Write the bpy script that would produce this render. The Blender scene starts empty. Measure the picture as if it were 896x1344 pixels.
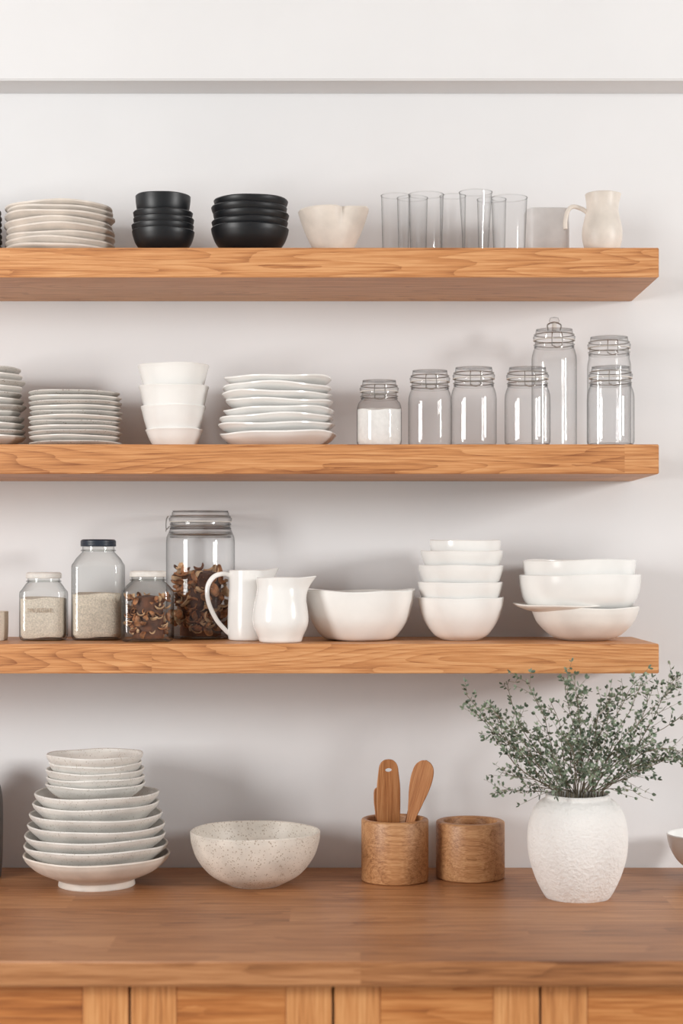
import bpy, bmesh, math, random
from mathutils import Vector, Matrix, noise
random.seed(7)
F=2260.0; CAMD=3.53; EYE=1.53
def X(px,d): return (px-448)*d/F
def Z(py,d): return EYE+(735-py)*d/F
def S(px,d): return px*d/F
S1=2.116; S2=1.7472; S3=1.3728; CT=0.90
scene=bpy.context.scene
def lin(c):
    r=[]
    for v in c:
        v/=255.0
        r.append(v/12.92 if v<=0.04045 else ((v+0.055)/1.055)**2.4)
    return tuple(r)+(1.0,)
# ------------------------------------------------------------ materials
class NT:
    def __init__(s,name):
        s.m=bpy.data.materials.new(name); s.m.use_nodes=True
        s.t=s.m.node_tree; s.n=s.t.nodes; s.l=s.t.links
        s.b=s.n.get('Principled BSDF'); s.out=s.n.get('Material Output')
    def new(s,t,**k):
        x=s.n.new(t)
        for a,b in k.items(): setattr(x,a,b)
        return x
    def link(s,a,b): s.l.new(a,b)
    def math(s,op,a,b=None,c=None):
        x=s.new('ShaderNodeMath',operation=op)
        for i,v in enumerate((a,b,c)):
            if v is None: continue
            if isinstance(v,(int,float)): x.inputs[i].default_value=v
            else: s.link(v,x.inputs[i])
        return x.outputs[0]
    def ramp(s,fac,stops):
        x=s.new('ShaderNodeValToRGB'); e=x.color_ramp.elements
        e[0].position,e[0].color=stops[0]; e[1].position,e[1].color=stops[-1]
        for p,c in stops[1:-1]:
            q=e.new(p); q.color=c
        s.link(fac,x.inputs[0]); return x.outputs[0]
    def noise(s,vec,scale,detail=3,rough=.5):
        x=s.new('ShaderNodeTexNoise'); x.inputs['Scale'].default_value=scale
        x.inputs['Detail'].default_value=detail; x.inputs['Roughness'].default_value=rough
        if vec is not None: s.link(vec,x.inputs['Vector'])
        return x.outputs['Fac']
    def coord(s): return s.new('ShaderNodeTexCoord').outputs['Object']
    def bump(s,h,strength,dist=0.001):
        x=s.new('ShaderNodeBump'); x.inputs['Strength'].default_value=strength
        x.inputs['Distance'].default_value=dist; s.link(h,x.inputs['Height'])
        s.link(x.outputs[0],s.b.inputs['Normal'])

def wood(name,dark,mid,light,axis='x',rs=0.11,cs=1.0,rough=.45,ring=14.0,var=.25,gs=1.0,off=(0,0,0),rw=.22,fw=.5,bw=.5):
    m=NT(name); co=m.coord()
    sep=m.new('ShaderNodeSeparateXYZ'); m.link(co,sep.inputs[0])
    x,y,z=sep.outputs
    x=m.math('ADD',x,off[0]); y=m.math('ADD',y,off[1]); z=m.math('ADD',z,off[2])
    if axis=='z': x,z=z,x
    oi=m.new('ShaderNodeObjectInfo').outputs['Random']
    row=m.math('FLOOR',m.math('DIVIDE',y,rs))
    col=m.math('FLOOR',m.math('ADD',m.math('DIVIDE',x,cs),m.math('ADD',m.math('MULTIPLY',row,0.37),oi)))
    cb=m.new('ShaderNodeCombineXYZ'); m.link(row,cb.inputs[0]); m.link(col,cb.inputs[1]); m.link(oi,cb.inputs[2])
    wn=m.new('ShaderNodeTexWhiteNoise',noise_dimensions='3D'); m.link(cb.outputs[0],wn.inputs['Vector'])
    w=wn.outputs['Value']
    def vec(sx,sy,sz):
        c=m.new('ShaderNodeCombineXYZ')
        m.link(m.math('MULTIPLY_ADD',w,9.0,m.math('MULTIPLY',x,sx*gs)),c.inputs[0])
        m.link(m.math('MULTIPLY_ADD',w,5.0,m.math('MULTIPLY',y,sy*gs)),c.inputs[1])
        m.link(m.math('MULTIPLY_ADD',oi,7.0,m.math('MULTIPLY',z,sz*gs)),c.inputs[2]); return c.outputs[0]
    big=m.noise(vec(1.2,10,15),1.0,1.0,.4)
    wig=m.noise(vec(9,60,60),1.0,3,.6)
    big=m.math('MULTIPLY_ADD',wig,.03,big)
    rings=m.math('FRACT',m.math('MULTIPLY',big,ring))
    rings=m.math('POWER',rings,3.0)
    fib=m.noise(vec(9,300,300),1.0,3.0,.65)
    fib2=m.noise(vec(3,90,90),1.0,3.0,.6)
    blot=m.noise(vec(2.0,12,12),1.0,3.0,.5)
    t=m.math('ADD',m.math('MULTIPLY',rings,rw),m.math('MULTIPLY_ADD',m.math('SUBTRACT',fib,.5),fw*2.3,fw*.5))
    t=m.math('ADD',t,m.math('MULTIPLY',m.math('SUBTRACT',fib2,.5),.7))
    t=m.math('ADD',t,m.math('MULTIPLY',m.math('SUBTRACT',blot,.5),bw))
    t=m.math('ADD',t,m.math('MULTIPLY',m.math('SUBTRACT',w,.5),var))
    c=m.ramp(t,[(.05,lin(light)),(.36,lin(mid)),(.82,lin(dark))])
    m.link(c,m.b.inputs['Base Color']); m.b.inputs['Roughness'].default_value=rough
    m.bump(t,.3,.0007)
    return m.m
def ceramic(name,col,rough=.35,speck=0,bump=.0,bscale=60,speckcol=(120,95,70),thr=.2,mott=.04,coat=0,bd=.002):
    m=NT(name); co=m.coord()
    n=m.noise(co,22,4)
    a=[max(0,v*(1-mott*2)) for v in col]
    c=m.ramp(n,[(.3,lin(a)),(.7,lin(col))])
    if speck:
        v=m.new('ShaderNodeTexVoronoi'); v.inputs['Scale'].default_value=speck; m.link(co,v.inputs['Vector'])
        wn=m.new('ShaderNodeTexWhiteNoise',noise_dimensions='3D'); m.link(v.outputs['Position'],wn.inputs['Vector'])
        r=m.math('MULTIPLY',m.math('POWER',wn.outputs['Value'],2.6),thr)
        f=m.math('LESS_THAN',v.outputs['Distance'],r)
        mx=m.new('ShaderNodeMix',data_type='RGBA'); m.link(m.math('MULTIPLY',f,.65),mx.inputs[0])
        m.link(c,mx.inputs[6]); mx.inputs[7].default_value=lin(speckcol); c=mx.outputs[2]
    m.link(c,m.b.inputs['Base Color']); m.b.inputs['Roughness'].default_value=rough
    m.b.inputs['Coat Weight'].default_value=coat
    if bump: m.bump(m.noise(co,bscale,4,.6),bump,bd)
    return m.m
def glassmat(name,tint=(1,1,1),edge=.5,base=.985):
    m=NT(name); m.n.remove(m.b)
    lw=m.new('ShaderNodeLayerWeight'); lw.inputs[0].default_value=.5
    f=lw.outputs['Facing']
    p=m.math('POWER',f,3.6)
    c=m.ramp(p,[(0,(base*tint[0],base*tint[1],base*tint[2],1)),(.9,(edge*tint[0],edge*tint[1]*1.01,edge*tint[2]*1.01,1))])
    tr=m.new('ShaderNodeBsdfTransparent'); m.link(c,tr.inputs[0])
    gl=m.new('ShaderNodeBsdfGlossy'); gl.inputs['Roughness'].default_value=.04
    fr=m.math('MULTIPLY_ADD',m.math('POWER',f,4.5),.5,.045)
    mx=m.new('ShaderNodeMixShader'); m.link(fr,mx.inputs[0]); m.link(tr.outputs[0],mx.inputs[1]); m.link(gl.outputs[0],mx.inputs[2])
    m.link(mx.outputs[0],m.out.inputs[0]); return m.m
def simple(name,col,rough=.5,metal=0,ns=40,amt=.06,bump=0):
    m=NT(name); co=m.coord(); n=m.noise(co,ns,3)
    m.link(m.ramp(n,[(.3,lin([v*(1-amt*2) for v in col])),(.7,lin(col))]),m.b.inputs['Base Color'])
    m.b.inputs['Roughness'].default_value=rough; m.b.inputs['Metallic'].default_value=metal
    if bump: m.bump(n,bump,.002)
    return m.m

M={}
M['wall']=simple('painted_plaster',(231,231,232),.85,ns=5,amt=.006)
def wallbump(mat):
    nt=mat.node_tree; b=nt.nodes['Principled BSDF']; c=nt.nodes.new('ShaderNodeTexCoord')
    n=nt.nodes.new('ShaderNodeTexNoise'); n.inputs['Scale'].default_value=18; n.inputs['Detail'].default_value=6
    bu=nt.nodes.new('ShaderNodeBump'); bu.inputs['Strength'].default_value=.22; bu.inputs['Distance'].default_value=.004
    nt.links.new(c.outputs['Object'],n.inputs['Vector']); nt.links.new(n.outputs['Fac'],bu.inputs['Height']); nt.links.new(bu.outputs[0],b.inputs['Normal'])
wallbump(M['wall'])
M['shelf']=wood('oak_shelf',(132,76,40),(198,136,84),(220,164,112),rs=.6,cs=1.35,ring=22,var=.12,off=(0,.4,0),rw=.28,bw=.34)
M['counter']=wood('oak_worktop',(102,60,34),(164,110,68),(190,136,92),rs=.115,cs=1.1,rough=.4,ring=12,var=.3,rw=.2,bw=.55)
M['cab']=wood('oak_cabinet',(122,64,28),(184,116,60),(208,144,86),rs=5,cs=9,ring=12,var=.1)
M['cabv']=wood('oak_cabinet_stile',(138,80,38),(202,138,82),(222,164,108),axis='z',rs=5,cs=9,ring=10,var=.1)
M['cup']=wood('turned_wood',(118,74,42),(182,130,86),(206,158,112),axis='x',rs=3,cs=9,ring=9,var=.1,gs=1.6,off=(.2,.1,0),rw=.22)
M['spoon']=wood('spoon_wood',(126,76,40),(180,118,70),(204,146,96),axis='z',rs=3,cs=9,ring=6,var=.1,gs=2.0,rw=.15)
M['white']=ceramic('white_glaze',(247,246,243),.22,mott=.012,coat=.3)
M['offw']=ceramic('offwhite_glaze',(242,238,232),.33,mott=.02,bump=.12,bscale=30)
M['cream']=ceramic('cream_stoneware',(232,222,211),.45,mott=.05,bump=.2,bscale=40)
M['grey']=ceramic('grey_stoneware',(214,210,204),.5,speck=330,thr=.45,mott=.04,bump=.15)
M['greyg']=ceramic('pale_grey_stoneware',(231,228,222),.45,speck=340,thr=.42,speckcol=(160,148,130),mott=.04,bump=.15)
M['speck']=ceramic('speckled_stoneware',(232,224,213),.45,speck=330,thr=.55,speckcol=(150,128,104),mott=.05,bump=.1)
M['black']=ceramic('black_matte',(20,22,26),.42,mott=.1)
M['plaster']=ceramic('rough_white_clay',(245,243,240),.95,mott=.01,bump=1.0,bscale=130,bd=.0035)
M['glass']=glassmat('clear_glass',edge=.32)
M['glassg']=glassmat('greenish_glass',(.975,.985,.98),edge=.28)
M['frost']=ceramic('frosted_glass',(240,238,237),.3)
M['metal']=simple('steel_wire',(182,180,176),.3,1)
M['rubber']=simple('seal_rubber',(226,220,212),.6)
M['lidw']=simple('white_lid',(240,236,230),.45)
M['lidn']=simple('navy_lid',(42,52,66),.4)
M['flour']=simple('flour',(248,247,244),.95,ns=120,amt=.02,bump=.4)
M['grain']=simple('quinoa_grain',(240,226,208),.9,ns=420,amt=.1,bump=.7)
M['oat']=simple('oats',(238,226,210),.9,ns=380,amt=.08,bump=.7)
M['nut']=simple('dried_mushroom',(200,134,84),.6,ns=70,amt=.25,bump=.4)
M['nutl']=simple('dried_slice_light',(234,192,148),.6,ns=60,amt=.15)
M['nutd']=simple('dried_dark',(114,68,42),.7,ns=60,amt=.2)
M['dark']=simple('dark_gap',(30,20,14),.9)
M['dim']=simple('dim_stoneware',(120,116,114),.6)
M['leaf']=simple('sage_leaf',(114,134,110),.5,ns=25,amt=.2)
M['leafl']=simple('pale_sage_leaf',(166,182,156),.5,ns=25,amt=.12)
M['twig']=simple('twig_bark',(128,118,98),.8)
M['floor']=wood('floor_boards',(160,140,122),(196,180,162),(210,196,180),rs=.14,cs=1.5,rough=.5)
M['ink']=simple('faded_ink',(180,160,138),.7)
# ------------------------------------------------------------ mesh builder
class MB:
    def __init__(s,mats):
        s.v=[];s.f=[];s.fm=[];s.mats=mats
    def add(s,vs,fs,mat=0):
        o=len(s.v); s.v+= [tuple(v) for v in vs]
        for f in fs: s.f.append([i+o for i in f]); s.fm.append(mat)
    def obj(s,name,loc,flat=False,ang=38,parent=None):
        me=bpy.data.meshes.new(name); me.from_pydata(s.v,[],s.f)
        for m in s.mats: me.materials.append(M[m])
        me.polygons.foreach_set('material_index',s.fm)
        bm=bmesh.new(); bm.from_mesh(me); bmesh.ops.recalc_face_normals(bm,faces=bm.faces); bm.to_mesh(me); bm.free()
        if not flat:
            me.polygons.foreach_set('use_smooth',[True]*len(me.polygons)); me.set_sharp_from_angle(angle=math.radians(ang))
        me.update()
        o=bpy.data.objects.new(name,me); o.location=loc; scene.collection.objects.link(o)
        if parent: o.parent=parent
        return o
def catmull(p,n=5):
    if len(p)<3: return list(p)
    P=[Vector(q) for q in p]; P=[P[0]*2-P[1]]+P+[P[-1]*2-P[-2]]; out=[]
    for i in range(1,len(P)-2):
        a,b,c,d=P[i-1:i+3]
        for k in range(n):
            t=k/n
            out.append(.5*((2*b)+(c-a)*t+(2*a-5*b+4*c-d)*t*t+(3*b-a-3*c+d)*t**3))
    out.append(P[-2]); return out
def lathe(mb,prof,mat=0,c=(0,0,0),seg=72,sq=None,warp=None):
    vs=[];rings=[]
    for r,z in prof:
        if r<1e-5:
            rings.append([len(vs)]); p=Vector((0,0,z)); vs.append(warp(p,0) if warp else p)
        else:
            ring=[]
            for k in range(seg):
                a=2*math.pi*k/seg; ca,sa=math.cos(a),math.sin(a); rr=r
                if sq:
                    q=sq(z,r); n=5.0; u=1/((abs(ca)**n+abs(sa)**n)**(1/n)); rr=r*(1+(u-1)*q)
                p=Vector((rr*ca,rr*sa,z))
                if warp: p=warp(p,a)
                ring.append(len(vs)); vs.append(p)
            rings.append(ring)
    fs=[]
    for A,B in zip(rings,rings[1:]):
        if len(A)==1 and len(B)==1: continue
        for k in range(seg):
            k2=(k+1)%seg
            if len(A)==1: fs.append([A[0],B[k],B[k2]])
            elif len(B)==1: fs.append([A[k],A[k2],B[0]])
            else: fs.append([A[k],A[k2],B[k2],B[k]])
    cv=Vector(c); mb.add([v+cv for v in vs],fs,mat)
def vessel(outer,t,n=5):
    pts=[tuple(p) for p in catmull([(a,b) for a,b in outer],n)]
    inn=[]
    for i,(r,z) in enumerate(pts):
        a=pts[max(0,i-1)];b=pts[min(len(pts)-1,i+1)]
        d=Vector((b[0]-a[0],b[1]-a[1])); d.normalize()
        q=(r-d.y*t, z+d.x*t)
        if i==0: q=(r*.9,z+t)
        if q[0]>.001 and q[1]>=outer[0][1]+t*.95: inn.append(q)
    p=pts[-1];q=inn[-1];a=pts[-2]; d=Vector((p[0]-a[0],p[1]-a[1])).normalized()
    mid=((p[0]+q[0])/2+d.x*t*.45,(p[1]+q[1])/2+d.y*t*.45)
    return [(0,outer[0][1])]+pts+[mid]+inn[::-1]+[(0,inn[0][1])]
def wob(za=.001,ra=.01,ph=0,R=.1):
    def w(p,a):
        f=min(1,math.hypot(p.x,p.y)/R)
        s=1+ra*f*math.sin(2*a+ph)+ra*.5*f*math.sin(3*a+ph*2)
        return Vector((p.x*s,p.y*s,p.z+za*f*f*math.sin(2*a+ph*1.7)+za*.5*f*f*math.sin(5*a+ph)))
    return w
def bowlp(R,h,base=.4): return [(R*base,0),(R*(base+.24),h*.14),(R*.87,h*.48),(R*.97,h*.8),(R,h)]
def steepp(R,h): return [(R*.60,0),(R*.80,h*.09),(R*.93,h*.36),(R*.985,h*.7),(R,h)]
def platep(R,h): return [(R*.55,0),(R*.72,h*.12),(R*.92,h*.62),(R,h)]
def cupp(R,h): return [(R*.62,0),(R*.7,h*.06),(R*.86,h*.5),(R*.96,h*.88),(R,h)]
def tube(mb,pts,rad,mat=0,seg=12,flat=1.0,caps=True,n=6):
    P=catmull([tuple(p) for p in pts],n) if len(pts)>2 else [Vector(p) for p in pts]
    m=len(P); vs=[];fs=[]
    up=Vector((.31,.9,.2)).normalized()
    for i,p in enumerate(P):
        t=(P[min(m-1,i+1)]-P[max(0,i-1)]).normalized()
        u=up-t*up.dot(t); u.normalize(); w=t.cross(u)
        r=rad if isinstance(rad,(int,float)) else rad[0]+(rad[-1]-rad[0])*i/(m-1)
        for k in range(seg):
            a=2*math.pi*k/seg; vs.append(p+u*math.cos(a)*r*flat+w*math.sin(a)*r)
    for i in range(m-1):
        for k in range(seg):
            k2=(k+1)%seg; fs.append([i*seg+k,i*seg+k2,(i+1)*seg+k2,(i+1)*seg+k])
    if caps: fs.append(list(range(seg))[::-1]); fs.append([(m-1)*seg+k for k in range(seg)])
    mb.add(vs,fs,mat)
def torus(mb,R,r,z,mat=0,c=(0,0,0),seg=64,s=8):
    vs=[];fs=[]
    for i in range(seg):
        a=2*math.pi*i/seg
        for k in range(s):
            b=2*math.pi*k/s; rr=R+r*math.cos(b); vs.append((c[0]+rr*math.cos(a),c[1]+rr*math.sin(a),c[2]+z+r*math.sin(b)))
    for i in range(seg):
        for k in range(s):
            fs.append([i*s+k,((i+1)%seg)*s+k,((i+1)%seg)*s+(k+1)%s,i*s+(k+1)%s])
    mb.add(vs,fs,mat)
def box(name,a,b,mat,bev=.0,parent=None):
    cx=[(a[i]+b[i])/2 for i in range(3)]
    bm=bmesh.new(); bmesh.ops.create_cube(bm,size=1)
    for v in bm.verts: v.co=Vector([v.co[i]*(b[i]-a[i]) for i in range(3)])
    if bev: bmesh.ops.bevel(bm,geom=bm.edges[:],offset=bev,segments=3,affect='EDGES')
    me=bpy.data.meshes.new(name); bm.to_mesh(me); bm.free(); me.materials.append(M[mat])
    if bev:
        me.polygons.foreach_set('use_smooth',[True]*len(me.polygons)); me.set_sharp_from_angle(angle=math.radians(50))
    o=bpy.data.objects.new(name,me); o.location=cx; scene.collection.objects.link(o)
    if parent: o.parent=parent
    return o
def empty(name,loc=(0,0,0)):
    e=bpy.data.objects.new(name,None); e.location=loc; e.empty_display_size=.05; scene.collection.objects.link(e); return e
# ------------------------------------------------------------ room
box('wall_back',(-2.6,0,0),(2.6,.12,2.82),'wall')
box('wall_soffit',(-2.6,-.10,2.486),(2.6,.001,2.80),'wall',.003)
box('ceiling',(-2.6,-3.2,2.80),(2.6,.12,2.9),'wall')
box('floor',(-2.6,-4.5,-.1),(2.6,.12,0),'floor')
for z in (S1,S2,S3):
    box('floating_shelf',(-1.35,-.30,z-.0557),(X(864.5,3.23),.0,z-.0002),'shelf',.0015)
box('countertop',(-1.5,-.83,CT-.04),(1.5,0,CT),'counter',.004)
cab=empty('base_cabinet',(0,-.4,0))
def cbox(n,a,b,mat,bev=0):
    o=box(n,a,b,mat,bev); o.parent=cab; o.matrix_parent_inverse=Matrix.Translation((0,.4,0)); return o
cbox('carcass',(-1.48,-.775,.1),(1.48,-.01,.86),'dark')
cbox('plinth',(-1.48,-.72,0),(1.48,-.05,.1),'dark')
edges=[-372,-102,170,437,709,980,1250]
for i in range(6):
    a=X(edges[i]+1.5,2.73); b=X(edges[i+1]-1.5,2.73); sw=.073
    t=.856; bt=.12
    cbox('door_%d_stile_a'%i,(a,-.80,bt),(a+sw,-.777,t),'cabv',.0015)
    cbox('door_%d_stile_b'%i,(b-sw,-.80,bt),(b,-.777,t),'cabv',.0015)
    cbox('door_%d_rail_top'%i,(a+sw,-.7995,t-.085),(b-sw,-.777,t),'cab',.001)
    cbox('door_%d_rail_bottom'%i,(a+sw,-.7995,bt),(b-sw,-.777,bt+.085),'cab',.001)
    cbox('door_%d_panel'%i,(a+sw,-.788,bt+.085),(b-sw,-.777,t-.085),'cabv')
# ------------------------------------------------------------ stacks
def stack(name,cx,d,base,items,mats,t=.004,k=0.0,za=.001,ra=.008,jit=.002,seg=80):
    """items top->bottom: (half width px, rim py, height px or None, kind, mat, dxpx)"""
    mb=MB(mats); x0=X(cx,d)
    for i,it in enumerate(items):
        hw,py,hp,kind=it[:4]; mat=it[4] if len(it)>4 else 0; dx=it[5] if len(it)>5 else 0
        R=S(hw,d); zr=Z(py,d-k*R)-base
        h=S(hp,d) if hp else zr
        h=min(h,zr)
        pf={'b':bowlp,'p':platep,'c':cupp,'s':steepp}[kind](R,h)
        ph=random.uniform(0,6)
        lathe(mb,vessel(pf,t,4),mat,(S(dx,d)+random.uniform(-jit,jit),random.uniform(-jit,jit),zr-h),seg,warp=wob(za,ra,ph,R))
    return mb.obj(name,(x0,d-CAMD,base))
# shelf 1
stack('plate_stack',79,3.37,S1,[(69,263,10,'p'),(68,269,10,'p'),(71,276,12,'p'),(70,286,14,'p'),(70,294,12,'p'),(70,303,14,'p'),(72,311,14,'p'),(73,320,16,'b'),(72,327,None,'b')],['cream'],.005,1,.0015,.01,.003)
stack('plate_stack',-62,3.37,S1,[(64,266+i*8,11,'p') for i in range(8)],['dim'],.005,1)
stack('black_bowl_stack',214,3.33,S1,[(36,251,30,'s'),(39,273,26,'b'),(40,281,26,'b'),(41,289,26,'b'),(41,297,None,'b')],['black'],.004,1,.0005,.004)
stack('black_bowl_stack',328,3.34,S1,[(49,255,24,'b'),(50,264,24,'b'),(50,273,24,'b'),(50,283,24,'b'),(51,292,None,'b')],['black'],.004,1,.0006,.004)
# pinched bowl
d=3.32; R=S(46,d); mb=MB(['cream'])
def pinch(p,a):
    f=max(0,p.z/.085)**2
    w=math.exp(-((math.atan2(math.sin(a+.5),math.cos(a+.5)))/.28)**2)
    w2=math.exp(-((math.atan2(math.sin(a+1.25),math.cos(a+1.25)))/.16)**2)
    s=1+.10*w*f-.20*w2*f
    return Vector((p.x*s,p.y*s,p.z+.003*w*f))
h=Z(270,d-R)-S1
lathe(mb,vessel([(R*.45,0),(R*.52,h*.06),(R*.74,h*.42),(R*.9,h*.74),(R,h)],.005),0,warp=pinch,seg=96)
mb.obj('stoneware_bowl',(X(437,d),d-CAMD,S1))
# tumblers
def tumbler(cx,d,hw,top,name='glass_tumbler',fl=.9,base=S1):
    R=S(hw,d); h=Z(top,d-R)-base; mb=MB(['glass'])
    p=[(0,.0),(R*fl*.93,.0),(R*fl,.002),(R*(fl+.03),h*.3),(R,h)]
    lathe(mb,p,0,seg=56)
    torus(mb,R,.0010,h,0); torus(mb,R*fl*.95,.0016,.004,0)
    mb.obj(name,(X(cx,d),d-CAMD,base))
tumbler(519,3.34,19,253); tumbler(559,3.30,23,251); tumbler(594,3.42,17,254,fl=.92)
tumbler(624,3.31,21.5,248,fl=.80); tumbler(668,3.33,23.5,255,fl=.88); tumbler(541,3.43,20,256); tumbler(645,3.44,19,258)
mb=MB(['frost']); d=3.40
lathe(mb,vessel([(.040,0),(.042,.006),(.0425,.05),(.0425,Z(273,d-.04)-S1)],.003),0,sq=lambda z,r:1)
mb.obj('frosted_glass_holder',(X(717,d),d-CAMD,S1))
# jug on the top shelf
def jug(name,cx,d,base,prof,t,mat,spout=None,handle=None,hr=.005,sa=0.0,sh=.02,sup=.006,sw=.45,hflat=.7,seg=96):
    mb=MB([mat]); H=prof[-1][1]
    def w(p,a):
        if spout is None: return p
        da=math.atan2(math.sin(a-spout),math.cos(a-spout)); g=math.exp(-(da/sw)**2)
        f=max(0,(p.z-H*.62)/(H*.38))**1.6
        return Vector((p.x+math.cos(spout)*sh*g*f,p.y+math.sin(spout)*sh*g*f,p.z+sup*g*f))
    lathe(mb,vessel(prof,t),0,seg=seg,warp=w)
    if handle:
        a=sa; pts=[Vector((-q[0]*math.cos(a),-q[0]*math.sin(a),q[1])) for q in handle]
        tube(mb,pts,hr,0,14,hflat)
    return mb.obj(name,(X(cx,d),d-CAMD,base))
d=3.29; s=d/F
H=Z(251,d-.03)-S1
jug('stoneware_jug',790,d,S1,[(.027,0),(.032,.004),(.0375,.025),(.038,.045),(.034,.065),(.0305,.08),(.030,.092),(.0325,H)],.003,'cream',spout=0,
    handle=[(.029,H-.034),(.040,H-.027),(.056,H-.023),(.066,H-.032),(.0705,H-.052),(.070,H-.066)],hr=.0042,sh=.004,sup=.001)
# shelf 2
stack('plate_stack',-24,3.38,S2,[(57+random.uniform(-6,2),481+i*8.2,10,'p',i%2) for i in range(12)],['grey','offw'],.004,1,.001)
stack('plate_stack',99,3.38,S2,[(59+ (i%3)*.9,512+i*6.6,8,'p',i%2) for i in range(10)]+[(61,579,None,'p')],['grey','offw'],.003,1,.0006,.006)
stack('cup_stack',228,3.36,S2,[(46.5,476,48,'c'),(46.5,504,50,'c'),(42.5,531,44,'c'),(38,562,None,'c')],['white'],.003,1,.0008,.008,.0015)
stack('plate_stack',364,3.38,S2,[(71,492,13,'p'),(71,503,13,'p'),(72,513,13,'p'),(71,523,13,'p'),(73,534,14,'p'),(74,544,14,'p'),(76,554,14,'p'),(77,566,None,'p')],['white'],.0045,1,.0022,.012,.003)
def clampjar(name,cx,d,base,hw,top,content=None,lvl=.5,stopper=False,neck=.78,latch=-1.57):
    R=S(hw,d); H=Z(top,d)-base; rn=R*neck
    lid=min(.022,H*.18); hb=H-lid
    mats=['glass','metal','rubber']+([content] if content else ['flour']); mb=MB(mats)
    body=[(0,.004),(R*.55,.004),(R*.8,.0),(R*.93,.002),(R,.010),(R,.02),(R,hb-.040),(R*.985,hb-.030),(R*.93,hb-.021),(rn*1.04,hb-.015),(rn,hb-.011),(rn,hb)]
    lathe(mb,body,0,seg=64)
    torus(mb,R*.88,.0022,.004,0); torus(mb,rn*1.01,.0018,hb-.012,0)
    lathe(mb,[(rn+.003,hb+.0016),(rn+.004,hb+lid*.35),(rn*.98,hb+lid*.55),(rn*.96,hb+lid*.9),(rn*.88,hb+lid),(rn*.6,hb+lid*.93),(0,hb+lid*.9)],0,seg=64)
    lathe(mb,[(rn*.97,hb),(rn+.0035,hb),(rn+.0035,hb+.0016),(rn*.97,hb+.0016)],2)
    torus(mb,rn+.002,.0009,hb-.008,1); torus(mb,rn+.0015,.0009,hb+lid*.55,1); torus(mb,rn*.93,.0010,hb+lid,0)
    c,s_=math.cos(latch),math.sin(latch)
    def q(r,tt,z): return (r*c-tt*s_,r*s_+tt*c,z)
    r0=rn+.003
    for sg in (-1,1):
        tube(mb,[q(r0,.009*sg,hb-.009),q(r0+.006,.010*sg,hb-.014),q(r0+.006,.010*sg,hb+.004),q(r0+.002,.009*sg,hb+lid*.55)],.0009,1,6)
    tube(mb,[q(r0+.006,-.010,hb-.014),q(r0+.007,0,hb-.018),q(r0+.006,.010,hb-.014)],.0009,1,6)
    if stopper:
        tube(mb,[(0,0,H-.002),(0,0,H+.006),(.0,0,H+.014)],[.005,.004],2,10)
        lathe(mb,[(0,H+.012),(.008,H+.013),(.0105,H+.018),(.008,H+.024),(0,H+.026)],0,seg=24,c=(0,0,0))
        tube(mb,[(-.012,0,H-.001),(-.013,0,H+.010),(0,0,H+.015),(.013,0,H+.010),(.012,0,H-.001)],.0014,1,8)
    if content:
        lathe(mb,[(0,.005),(R*.9,.004),(R-.0015,.012),(R-.0015,lvl*H),(R*.5,lvl*H+.003),(0,lvl*H+.002)],3,seg=48,warp=wob(.002,0,1,R))
    return mb.obj(name,(X(cx,d),d-CAMD,base)),R,H
clampjar('glass_storage_jar',497.5,3.33,S2,29.5,500,'flour',.56)
clampjar('glass_storage_jar',564,3.35,S2,28.5,487,neck=.84)
clampjar('glass_storage_jar',621.5,3.34,S2,30,483,neck=.84)
clampjar('glass_storage_jar',692,3.31,S2,30,483,neck=.84)
clampjar('glass_storage_jar',727,3.42,S2,29.5,433,stopper=True,neck=.85)
clampjar('glass_storage_jar',801,3.31,S2,31,482,neck=.84)
clampjar('glass_storage_jar',799,3.44,S2,28.5,443,neck=.9)
# shelf 3
def chip(mb,c,s,mats):
    """curled dried slice"""
    vs=[];fs=[];n=7;m=3
    R=Matrix.Rotation(random.uniform(0,6.28),3,Vector((random.uniform(-1,1),random.uniform(-1,1),random.uniform(-1,1))).normalized())
    curl=random.uniform(.6,1.5)
    for i in range(n):
        u=(i/(n-1)-.5)*2; wd=math.sqrt(max(0.05,1-u*u*.9))*.62
        for j in range(m):
            v=(j/(m-1)-.5)*2
            p=Vector((math.sin(u*curl)*s/curl*1.0, v*wd*s*.75, (1-math.cos(u*curl))*s/curl+ .18*s*v*v))
            vs.append(Vector(c)+R@p)
    k=len(vs)
    nrm=R@Vector((0,0,s*.16)); vs+= [v+nrm for v in vs]
    for o in (0,k):
        for i in range(n-1):
            for j in range(m-1): fs.append([o+i*m+j,o+i*m+j+1,o+(i+1)*m+j+1,o+(i+1)*m+j])
    per=[j for j in range(m)]+[i*m+m-1 for i in range(1,n)]+[(n-1)*m+j for j in range(m-2,-1,-1)]+[i*m for i in range(n-2,0,-1)]
    for a,b in zip(per,per[1:]+per[:1]): fs.append([a,b,b+k,a+k])
    mb.add(vs,fs,random.choice(mats))
def chips(name,loc,R,z0,z1,n,s,parent=None):
    mb=MB(['nut','nutl','nutd'])
    for i in range(n):
        a=random.uniform(0,6.28); r=(R-s*.9)*math.sqrt(random.uniform(.45,1)); z=random.uniform(z0+s*.7,z1)
        chip(mb,(r*math.cos(a),r*math.sin(a),z),s*random.uniform(.7,1.1),[0,0,1,1,0,2])
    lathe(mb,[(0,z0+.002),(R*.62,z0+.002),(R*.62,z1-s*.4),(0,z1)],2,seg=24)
    return mb.obj(name,loc,parent=parent)
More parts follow.
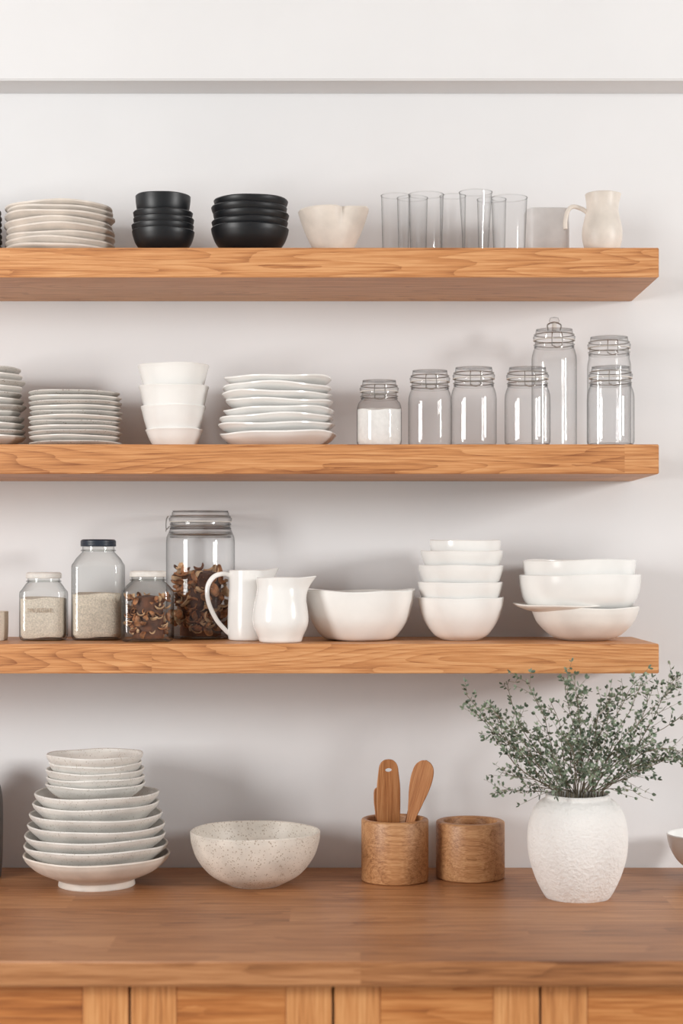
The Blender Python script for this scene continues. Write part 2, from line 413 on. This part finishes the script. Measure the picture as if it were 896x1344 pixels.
def squarejar(name,cx,d,hw,top,lidmat,content,lvl,lidw,sh=.03,lidh=.0135,glass='glassg'):
    R=S(hw,d); H=Z(top,d)-S3; rn=S(lidw,d); loc=(X(cx,d),d-CAMD,S3)
    e=empty(name,loc); hb=H-lidh
    sq=lambda z,r:max(0,min(1,(hb-sh*.55-z)/(sh*.45)))
    mb=MB([glass,lidmat])
    body=[(0,.004),(R*.7,.004),(R*.86,.0),(R*.95,.002),(R,.009),(R,.02),(R,hb-sh-.006),(R*.985,hb-sh),(R*.9,hb-sh*.7),(rn*1.02,hb-sh*.38),(rn*.93,hb-sh*.3),(rn*.93,hb)]
    lathe(mb,body,0,seg=96,sq=sq); torus(mb,rn*.97,.0016,hb-sh*.22,0)
    lathe(mb,[(0,hb),(rn,hb),(rn+.0008,hb+.001),(rn+.0008,H-.003),(rn-.001,H-.0008),(rn-.004,H),(0,H)],1,seg=64)
    for k in range(3): torus(mb,rn+.0006,.0007,hb+.002+k*.003,1)
    b=mb.obj('jar_body',(0,0,0),parent=e)
    if content:
        mb=MB([content]); zt=lvl*H
        lathe(mb,[(0,.006),(R*.85,.006),(R-.003,.012),(R-.0025,zt),(R*.5,zt+.002),(0,zt+.003)],0,seg=64,sq=lambda z,r:1,warp=wob(.0015,0,2,R))
        mb.obj('contents',(0,0,0),parent=e)
    return e,R,H
eA,RA,HA=squarejar('spice_jar',57.5,3.38,29.5,751,'lidw','oat',.62,22.5,.026,.012)
tc=bpy.data.curves.new('txt','FONT'); tc.body='MUGGHE'; tc.size=.0115; tc.align_x='CENTER'; tc.extrude=.0001
to=bpy.data.objects.new('txt',tc); scene.collection.objects.link(to); bpy.context.view_layer.update()
tm=bpy.data.meshes.new_from_object(to); bpy.data.objects.remove(to); tm.materials.clear(); tm.materials.append(M['ink'])
t_=bpy.data.objects.new('lettering',tm); scene.collection.objects.link(t_); t_.rotation_euler=(math.pi/2,0,0); t_.location=(0,-RA-.0006,HA*.42); t_.parent=eA
squarejar('grain_jar',129,3.40,33,708,'lidn','grain',.46,22.5,.036,.014)
eC,RC,HC=squarejar('dried_fruit_jar',194,3.33,33,749,'lidw',None,.8,23,.028,.012)
chips('contents',(0,0,0),RC*.99,.004,HC*.66,110,.0115,eC)
oD,RD,HD=clampjar('dried_mushroom_jar',263,3.45,S3,45,671,neck=.86,latch=math.pi+.1)
c=chips('contents',(0,0,0),RD*.97,.004,HD*.54,210,.0165,oD)
mb=MB(['glass','metal']); 
for k in range(4): torus(mb,RD*.87,.0020,HD-.026-.0085*k,0)
torus(mb,RD*.9,.0013,HD-.047,1)
mb.obj('neck_rings',(0,0,0),parent=oD)
H=Z(749,3.38)-S3
jug('white_pitcher',327,3.38,S3,[(.036,0),(.041,.004),(.0425,.03),(.0415,.07),(.0395,.1),(.040,H)],.003,'white',spout=.1,
    handle=[(.036,H-.010),(.050,H-.006),(.070,H-.012),(.082,H-.032),(.080,H-.062),(.065,H-.095),(.047,.020),(.038,.012)],hr=.0048,sa=.18,sh=.018,sup=.004)
H=Z(759,3.29)-S3
jug('white_creamer',368,3.29,S3,[(.037,0),(.0405,.003),(.0435,.012),(.0515,.030),(.0535,.045),(.051,.07),(.0465,.092),(.0450,.105),(.0465,H)],.0035,'white',spout=-.05,
    handle=[(.042,H-.010),(.060,H-.008),(.076,H-.03),(.072,H-.06),(.050,H-.09)],hr=.005,sa=-2.0,sh=.022,sup=.003,sw=.38)
# wide bowl
d=3.38; R=S(73,d); H=Z(775,d+R*.5)-S3; mb=MB(['white'])
lathe(mb,vessel([(R*.50,0),(R*.66,H*.07),(R*.85,H*.36),(R*.95,H*.7),(R,H)],.004),0,warp=wob(.0022,.012,.8,R),seg=96)
mb.obj('serving_bowl',(X(471,d),d-CAMD,S3))
stack('bowl_stack',605,3.38,S3,[(47,710,34,'s',0,6),(54.5,724,40,'b'),(56,743,44,'b'),(55.5,765,46,'b'),(56,785,None,'b')],['white','offw'],.0035,0,.0008,.006)
stack('bowl_stack',762,3.38,S3,[(73,736,44,'s',0,-2),(79,755,48,'s',0,0),(72,794,9,'p',1,-18),(71,797,None,'b',1,6)],['white','offw'],.0035,0,.0014,.008)
mb=MB(['oat']); lathe(mb,vessel([(.04,0),(.044,.003),(.045,.03),(.045,.055)],.003),0,sq=lambda z,r:1)
mb.obj('ceramic_dish',(X(8,3.38)-.045,-.15,S3))
# ------------------------------------------------------------ counter
d=3.34
its=[(63,990,26,'b'),(61,1001,24,'p'),(64,1010,24,'p'),(64,1019,22,'p'),(65,1028,20,'p'),(81,1040,28,'b'),(82,1053,26,'b'),(87,1067,26,'b'),(90,1081,26,'b'),(92,1094,26,'b'),(94,1107,26,'b')]
mb=MB(['greyg','cream'])
for i,(hw,py,hp,kd) in enumerate(its):
    R=S(hw,d); zr=Z(py,d)-CT; h=S(hp,d); pf=bowlp(R,h,.5) if kd=='b' else platep(R,h)
    lathe(mb,vessel(pf,.0042,4),0,(random.uniform(-.0025,.0025)+(-.003 if i<5 else 0),random.uniform(-.002,.002),zr-h),88,warp=wob(.0012,.006,random.uniform(0,6),R))
R=S(95.5,d); h=Z(1121,d)-CT
lathe(mb,vessel([(.070,0),(.074,.001),(.073,.011),(.078,.0145),(R*.8,h*.5),(R*.95,h*.8),(R,h)],.0045,4),1,seg=96,warp=wob(.001,.004,1,R))
mb.obj('plate_and_bowl_stack',(X(127,d),d-CAMD,CT))
d=3.34; R=S(85,d); H=Z(1078,d+R)-CT
mb=MB(['speck']); lathe(mb,vessel([(.047,0),(.053,.003),(R*.70,H*.22),(R*.90,H*.52),(R*.985,H*.82),(R,H)],.0045,6),0,seg=96,warp=wob(.0008,.004,2,R))
mb.obj('speckled_bowl',(X(335,d),d-CAMD,CT))
def woodcup(name,cx,d,hw,H,t,dep):
    R=S(hw,d); mb=MB(['cup']); b=.004
    p=[(0,0),(R-b,0),(R-.001,.0015),(R,b),(R,H-b),(R-.001,H-.0015),(R-b,H),(R-t+.003,H),(R-t+.0005,H-.001),(R-t,H-.004),(R-t,H-dep+.006),(R-t-.006,H-dep),(0,H-dep)]
    lathe(mb,p,0,seg=96); return mb.obj(name,(X(cx,d),d-CAMD,CT),ang=60)
woodcup('wooden_utensil_holder',518,3.39,44,.122,.011,.105)
woodcup('wooden_cup',617,3.42,45,.113,.015,.09)
def blade(name,outline,hole,loc,rot,th=.006):
    cu=bpy.data.curves.new(name,'CURVE'); cu.dimensions='2D'; cu.fill_mode='BOTH'; cu.extrude=th/2-.001; cu.bevel_depth=.001; cu.bevel_resolution=2
    def sp(pts):
        s=cu.splines.new('POLY'); s.points.add(len(pts)-1); s.use_cyclic_u=True
        for i,p in enumerate(pts): s.points[i].co=(p[0],p[1],0,1)
    right=catmull(outline,6); L=[(-p[0],p[1]) for p in right[::-1]]; sp([(p[0],p[1]) for p in right]+[q for q in L if q[0]<-.0005])
    if hole: sp([(hole[0]*math.cos(-a*.3927),hole[2]+hole[1]*math.sin(-a*.3927)) for a in range(16)])
    o=bpy.data.objects.new('tmp',cu); scene.collection.objects.link(o); bpy.context.view_layer.update()
    me=bpy.data.meshes.new_from_object(o); bpy.data.objects.remove(o); me.name=name
    me.transform(Matrix.Rotation(math.pi/2,4,'X')); me.materials.clear(); me.materials.append(M['spoon'])
    for p in me.polygons: p.use_smooth=True
    me.set_sharp_from_angle(angle=math.radians(35))
    o=bpy.data.objects.new(name,me); o.location=loc; o.rotation_euler=rot; scene.collection.objects.link(o); return o
hx=X(518,3.39); hy=-.14; fz=CT+.019
L1=Z(996,3.39)-fz
blade('wooden_spatula',[(.010,0),(.014,.02),(.021,.10),(.022,L1-.06),(.0195,L1-.03),(.0165,L1-.011),(.009,L1-.002),(0,L1)],(.0075,.0048,L1-.020),(hx-.012,hy-.002,fz),(0.05,-.01,.1))
blade('wooden_spoon',[(.006,0),(.007,.10),(.012,.135),(.018,.165),(.0205,.19),(.018,.211),(.010,.222),(0,.226)],None,(hx+.004,hy-.030,fz+.001),(-.03,.25,-.2))
blade('wooden_spoon',[(.006,0),(.007,.08),(.009,.12),(.0075,.145),(0,.150)],None,(hx+.002,hy+.02,fz+.001),(-.1,.33,.2),.005)
blade('wooden_spoon',[(.006,0),(.007,.1),(.008,.13),(.006,.152),(0,.158)],None,(hx-.022,hy+.026,fz+.001),(-.08,-.06,.2),.005)
# vase
d=3.22; vx=X(757.5,d); vy=d-CAMD
mb=MB(['plaster'])
lathe(mb,vessel([(.056,0),(.061,.002),(.077,.032),(.0895,.07),(.0933,.105),(.0905,.138),(.082,.163),(.070,.178),(.0605,.185),(.0595,.191)],.005,6),0,seg=96,warp=wob(.001,.004,1,.09))
mb.obj('clay_vase',(vx,vy,CT))
# branches
mb=MB(['twig','leaf','leafl'])
def leaf(p,dr,l,w):
    dr=dr.normalized(); s=dr.cross(Vector((random.uniform(-1,1),random.uniform(-1,1),random.uniform(-1,1)))).normalized()
    n=dr.cross(s)*.25*w
    a=p;t=p+dr*l; l1=p+dr*l*.35+s*w*.9+n; l2=p+dr*l*.75+s*w*.75+n; r1=p+dr*l*.35-s*w*.9+n; r2=p+dr*l*.75-s*w*.75+n
    mb.add([a,l1,l2,t,r2,r1],[[0,1,2,3],[0,3,4,5]],2 if random.random()<.38 else 1)
def rv(): return Vector((random.gauss(0,1),random.gauss(0,1),random.gauss(0,1)))
def twig(p,dr,L,r,lev):
    n=max(3,int(L/.013)); pts=[p.copy()]; q=p.copy(); dd=dr.normalized(); st=L/n
    for i in range(n):
        dd=(dd+rv()*.09+Vector((0,0,-.012 if lev==0 else .04))).normalized(); q=q+dd*st
        if q.y>-.022: q.y=-.022; dd.y=-abs(dd.y)*.3
        if q.z>S3-.075 and q.x<.63 and q.y>-.322: q.y=-.322
        pts.append(q.copy())
        f=(i+1)/n
        if lev==0 and f>.18:
            for _ in range(2):
                if random.random()<(.70 if f<.5 else .45):
                    o=rv(); o=(o-dd*o.dot(dd)).normalized()
                    twig(q,dd*.95+o*.7,random.uniform(.020,.060)*(1.15-.4*f),.0005,1)
        if lev==1 or f>.5:
            for sg in (-1,1):
                o=rv(); o=(o-dd*o.dot(dd)).normalized()
                if random.random()<.82: leaf(q,dd*.6+o,random.uniform(.006,.012),random.uniform(.002,.0035))
    tube(mb,pts,[r,r*.45],0,5,1,False,1)
    leaf(pts[-1],dd,.009,.0028)
mz=CT+.19
tips=[(596,920,.02),(622,900,-.05),(636,945,.05),(652,1054,-.03),(664,1014,-.07),(654,890,.04),(688,900,-.06),(712,925,.08),(698,960,-.09),(735,910,-.02),(752,890,-.04),(772,868,-.05),(792,880,-.03),(778,930,-.1),(802,900,-.05),(824,928,.08),(838,896,-.03),(838,950,-.06),(864,906,-.04),(896,888,.03),(912,920,-.04),(928,955,.04),(892,978,-.05),(872,1004,.02),(850,1016,-.07),(688,1035,.04),(720,990,-.12),(755,960,-.13),(800,975,-.12),(828,1026,-.05),(608,937,-.02),(745,940,.12),(700,985,.07),(760,985,.03),(780,1000,-.1),(735,1010,-.12),(852,878,-.05),(920,900,.05),(640,1000,.03),(810,990,.08),(715,1024,-.1),(770,1024,-.13),(745,995,-.1),(795,1024,-.12),(725,1034,-.08)]
for (px,py,dy) in tips:
    dd=d+dy; tip=Vector((X(px,dd),vy+dy,Z(py,dd)))
    a=random.uniform(0,6.28); o=Vector((vx+.03*math.cos(a),vy+.03*math.sin(a),mz-.06))
    o.x=vx+max(-.035,min(.035,(tip.x-vx)*.25)); 
    m=Vector((vx+(tip.x-vx)*.2,vy+dy*.25,mz+.008)); 
    tube(mb,[o,m],.0011,0,5)
    v=tip-m
    twig(m,v.normalized()+Vector((0,0,.09)),v.length*1.0,.0011,0)
br=mb.obj('leafy_branches',(0,0,0),flat=True)
# things that just enter the frame at the sides
mb=MB(['white']); d=3.40
lathe(mb,vessel([(.026,0),(.028,.004),(.020,.010),(.024,.016),(.05,.035),(.066,.062),(.072,.088)],.004),0,seg=72)
mb.obj('footed_bowl',(X(875,d)+.072,d-CAMD,CT))
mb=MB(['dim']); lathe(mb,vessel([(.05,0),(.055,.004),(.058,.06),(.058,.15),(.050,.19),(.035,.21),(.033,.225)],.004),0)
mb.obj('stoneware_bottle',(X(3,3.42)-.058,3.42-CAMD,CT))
# ------------------------------------------------------------ lights
def area(name,loc,target,sx,sy,e,col):
    l=bpy.data.lights.new(name,'AREA'); l.shape='RECTANGLE'; l.size=sx; l.size_y=sy; l.energy=e; l.color=col
    o=bpy.data.objects.new(name,l); o.location=loc; o.rotation_euler=(Vector(target)-Vector(loc)).to_track_quat('-Z','Y').to_euler(); scene.collection.objects.link(o)
area('window_light_left',(-3.1,-2.8,1.85),(0,0,1.45),1.0,1.4,94,(1,.99,.97))
area('window_light_right',(3.9,-2.7,2.3),(0,0,1.45),.55,.8,108,(1,.99,.97))
w=bpy.data.worlds.new('World'); scene.world=w; w.use_nodes=True
w.node_tree.nodes['Background'].inputs[0].default_value=(.965,.985,1,1); w.node_tree.nodes['Background'].inputs[1].default_value=.38
scene.view_settings.view_transform='Standard'
# camera
cd=bpy.data.cameras.new('camera'); cam=bpy.data.objects.new('camera',cd); scene.collection.objects.link(cam)
cam.location=(0,-CAMD,EYE); cam.rotation_euler=(math.pi/2,0,0)
cd.sensor_fit='HORIZONTAL'; cd.sensor_width=36; cd.lens=F/896*36; cd.shift_y=63/896
cd.dof.use_dof=True; cd.dof.focus_distance=3.33; cd.dof.aperture_fstop=3.2
scene.camera=cam
